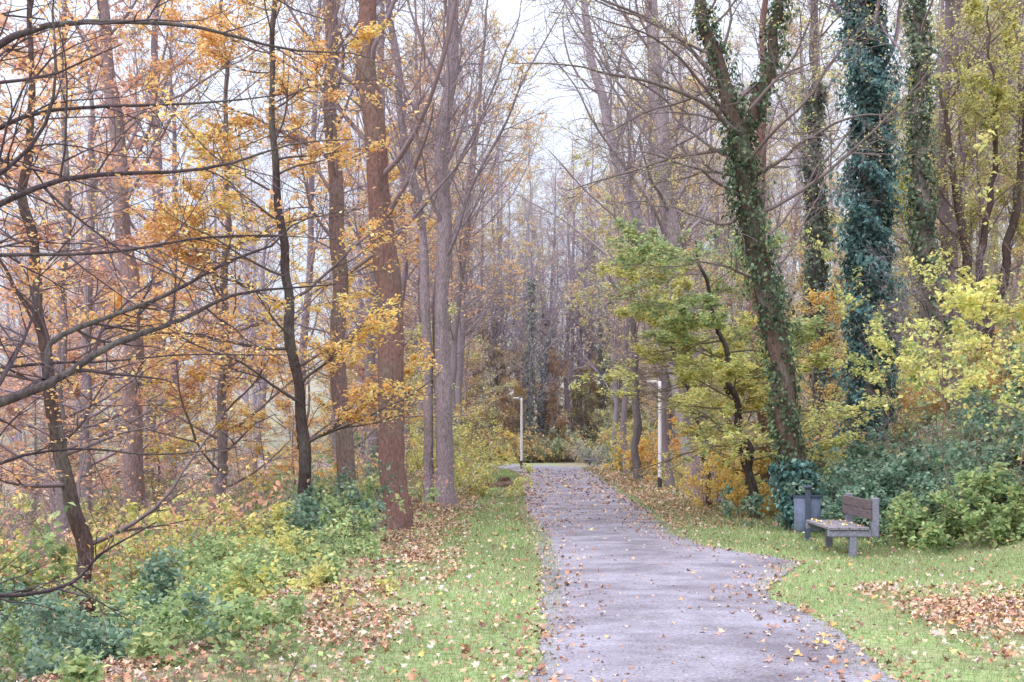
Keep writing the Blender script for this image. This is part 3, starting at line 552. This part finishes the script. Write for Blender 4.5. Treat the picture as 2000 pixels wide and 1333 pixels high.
# cylindrical bin hung on a post that stands on the path side
e=bpy.data.objects.new("litter_bin",None);scene.collection.objects.link(e);e.location=(5.08,22,float(H(5.08,22)));e.rotation_euler=(0,0,-.2)
lathe("bin_body",[(0,.16),(.20,.16),(.225,.18),(.228,.5),(.232,.73)],STEEL,e,(0,.12,0),40,True)
lathe("bin_rim",[(.232,.731),(.246,.735),(.246,.77),(.216,.77),(.212,.5),(0,.5)],DSTEEL,e,(0,.12,0),40)
addme("post",box(-.045,.045,-.20,-.125,-.3,.90,.008),DSTEEL,e)
addme("bracket",box(-.04,.04,-.123,.08,.80,.84,.006),DSTEEL,e)
addme("post_cap",box(-.075,.075,-.23,-.095,.902,.95,.015),DSTEEL,e)
addme("foot_plate",box(-.09,.09,-.235,-.09,-.02,.035,.006),DSTEEL,e)
def lamp(x,y,rot):
    e=bpy.data.objects.new("street_lamp",None);scene.collection.objects.link(e);e.location=(x,y,float(H(x,y)));e.rotation_euler=(0,0,rot)
    lathe("base_sleeve",[(.0,-.3),(.085,-.3),(.085,.45),(.07,.47),(0,.47)],BLACK,e,s=16)
    lathe("pole",[(.07,.472),(.068,1.5),(.06,3.9),(.055,4.1),(0,4.1)],WHITE,e,s=16,smooth=True)
    addme("arm",box(.035,.2,-.02,.02,4.02,4.06,.006),WHITE,e)
    addme("luminaire",box(.12,.5,-.09,.09,4.062,4.13,.025),WHITE,e)
    addme("lens",box(.2,.46,-.07,.07,4.035,4.06,.008),LENS,e)
lamp(5.6,48.5,2.6)
lamp(.55,74,3.1)
rg=R0(8);P,R=spline(rg,[(-.3,50,-.1,.3),(-.3,50,.2,.24),(-.3,50,.42,.22)],8,.01);p2=tubes(P,R,14,(.16,.09,.07),0,rg,.1)
P,R=spline(rg,[(.0,49.6,.1,.12),(-.5,49.3,.16,.12),(-.9,49.2,.12,.1)],8,.01);p3=tubes(P,R,10,(.2,.12,.09),0,rg,.1)
top=np.stack([-.3+.22*np.cos(np.arange(14)*2*np.pi/14),50+.22*np.sin(np.arange(14)*2*np.pi/14),np.full(14,.41)],1)
build("tree_stump",[p2,p3,(top,np.arange(14)[None],(.4,.28,.18),0)],[BARK])

# ------------------------------------------------------------------ sky + light
w=bpy.data.worlds.new("World");scene.world=w;w.use_nodes=True;nt=w.node_tree;nt.nodes.clear()
out=nn(nt,'ShaderNodeOutputWorld');sky=nn(nt,'ShaderNodeTexSky',sky_type='NISHITA',sun_disc=False);sky.sun_elevation=math.radians(45)
b1=nn(nt,'ShaderNodeBackground');b1.inputs[1].default_value=.06;nt.links.new(sky.outputs[0],b1.inputs[0])
tc=nn(nt,'ShaderNodeTexCoord');sx=nn(nt,'ShaderNodeSeparateXYZ');nt.links.new(tc.outputs['Generated'],sx.inputs[0])
mxz=nn(nt,'ShaderNodeMath',operation='MAXIMUM');nt.links.new(sx.outputs[2],mxz.inputs[0]);mxz.inputs[1].default_value=0
pw=nn(nt,'ShaderNodeMath',operation='POWER');nt.links.new(mxz.outputs[0],pw.inputs[0]);pw.inputs[1].default_value=1.7
mr=nn(nt,'ShaderNodeMapRange');mr.inputs[1].default_value=0;mr.inputs[2].default_value=1;mr.inputs[3].default_value=.66;mr.inputs[4].default_value=4.3;nt.links.new(pw.outputs[0],mr.inputs[0])
b2=nn(nt,'ShaderNodeBackground');b2.inputs[0].default_value=(.90,.92,1,1);nt.links.new(mr.outputs[0],b2.inputs[1])
ad=nn(nt,'ShaderNodeAddShader');nt.links.new(b1.outputs[0],ad.inputs[0]);nt.links.new(b2.outputs[0],ad.inputs[1]);nt.links.new(ad.outputs[0],out.inputs[0])
sd=bpy.data.lights.new("sun",'SUN');sd.energy=1.5;sd.angle=math.radians(25);sd.color=(1,.95,.92);so=bpy.data.objects.new("sun",sd);scene.collection.objects.link(so)
az=math.radians(-130);el=math.radians(45);dv=Vector((math.sin(az)*math.cos(el),math.cos(az)*math.cos(el),math.sin(el)))
so.rotation_euler=dv.to_track_quat('Z','Y').to_euler();sky.sun_rotation=az

cam=bpy.data.cameras.new("camera");co=bpy.data.objects.new("camera",cam);scene.collection.objects.link(co);co.location=(0,0,1.6);co.rotation_euler=(math.radians(90),0,0)
cam.lens=45;cam.sensor_width=36;cam.shift_y=.104;cam.clip_end=2000;scene.camera=co
scene.view_settings.view_transform='Standard';scene.view_settings.look='None';scene.view_settings.exposure=0
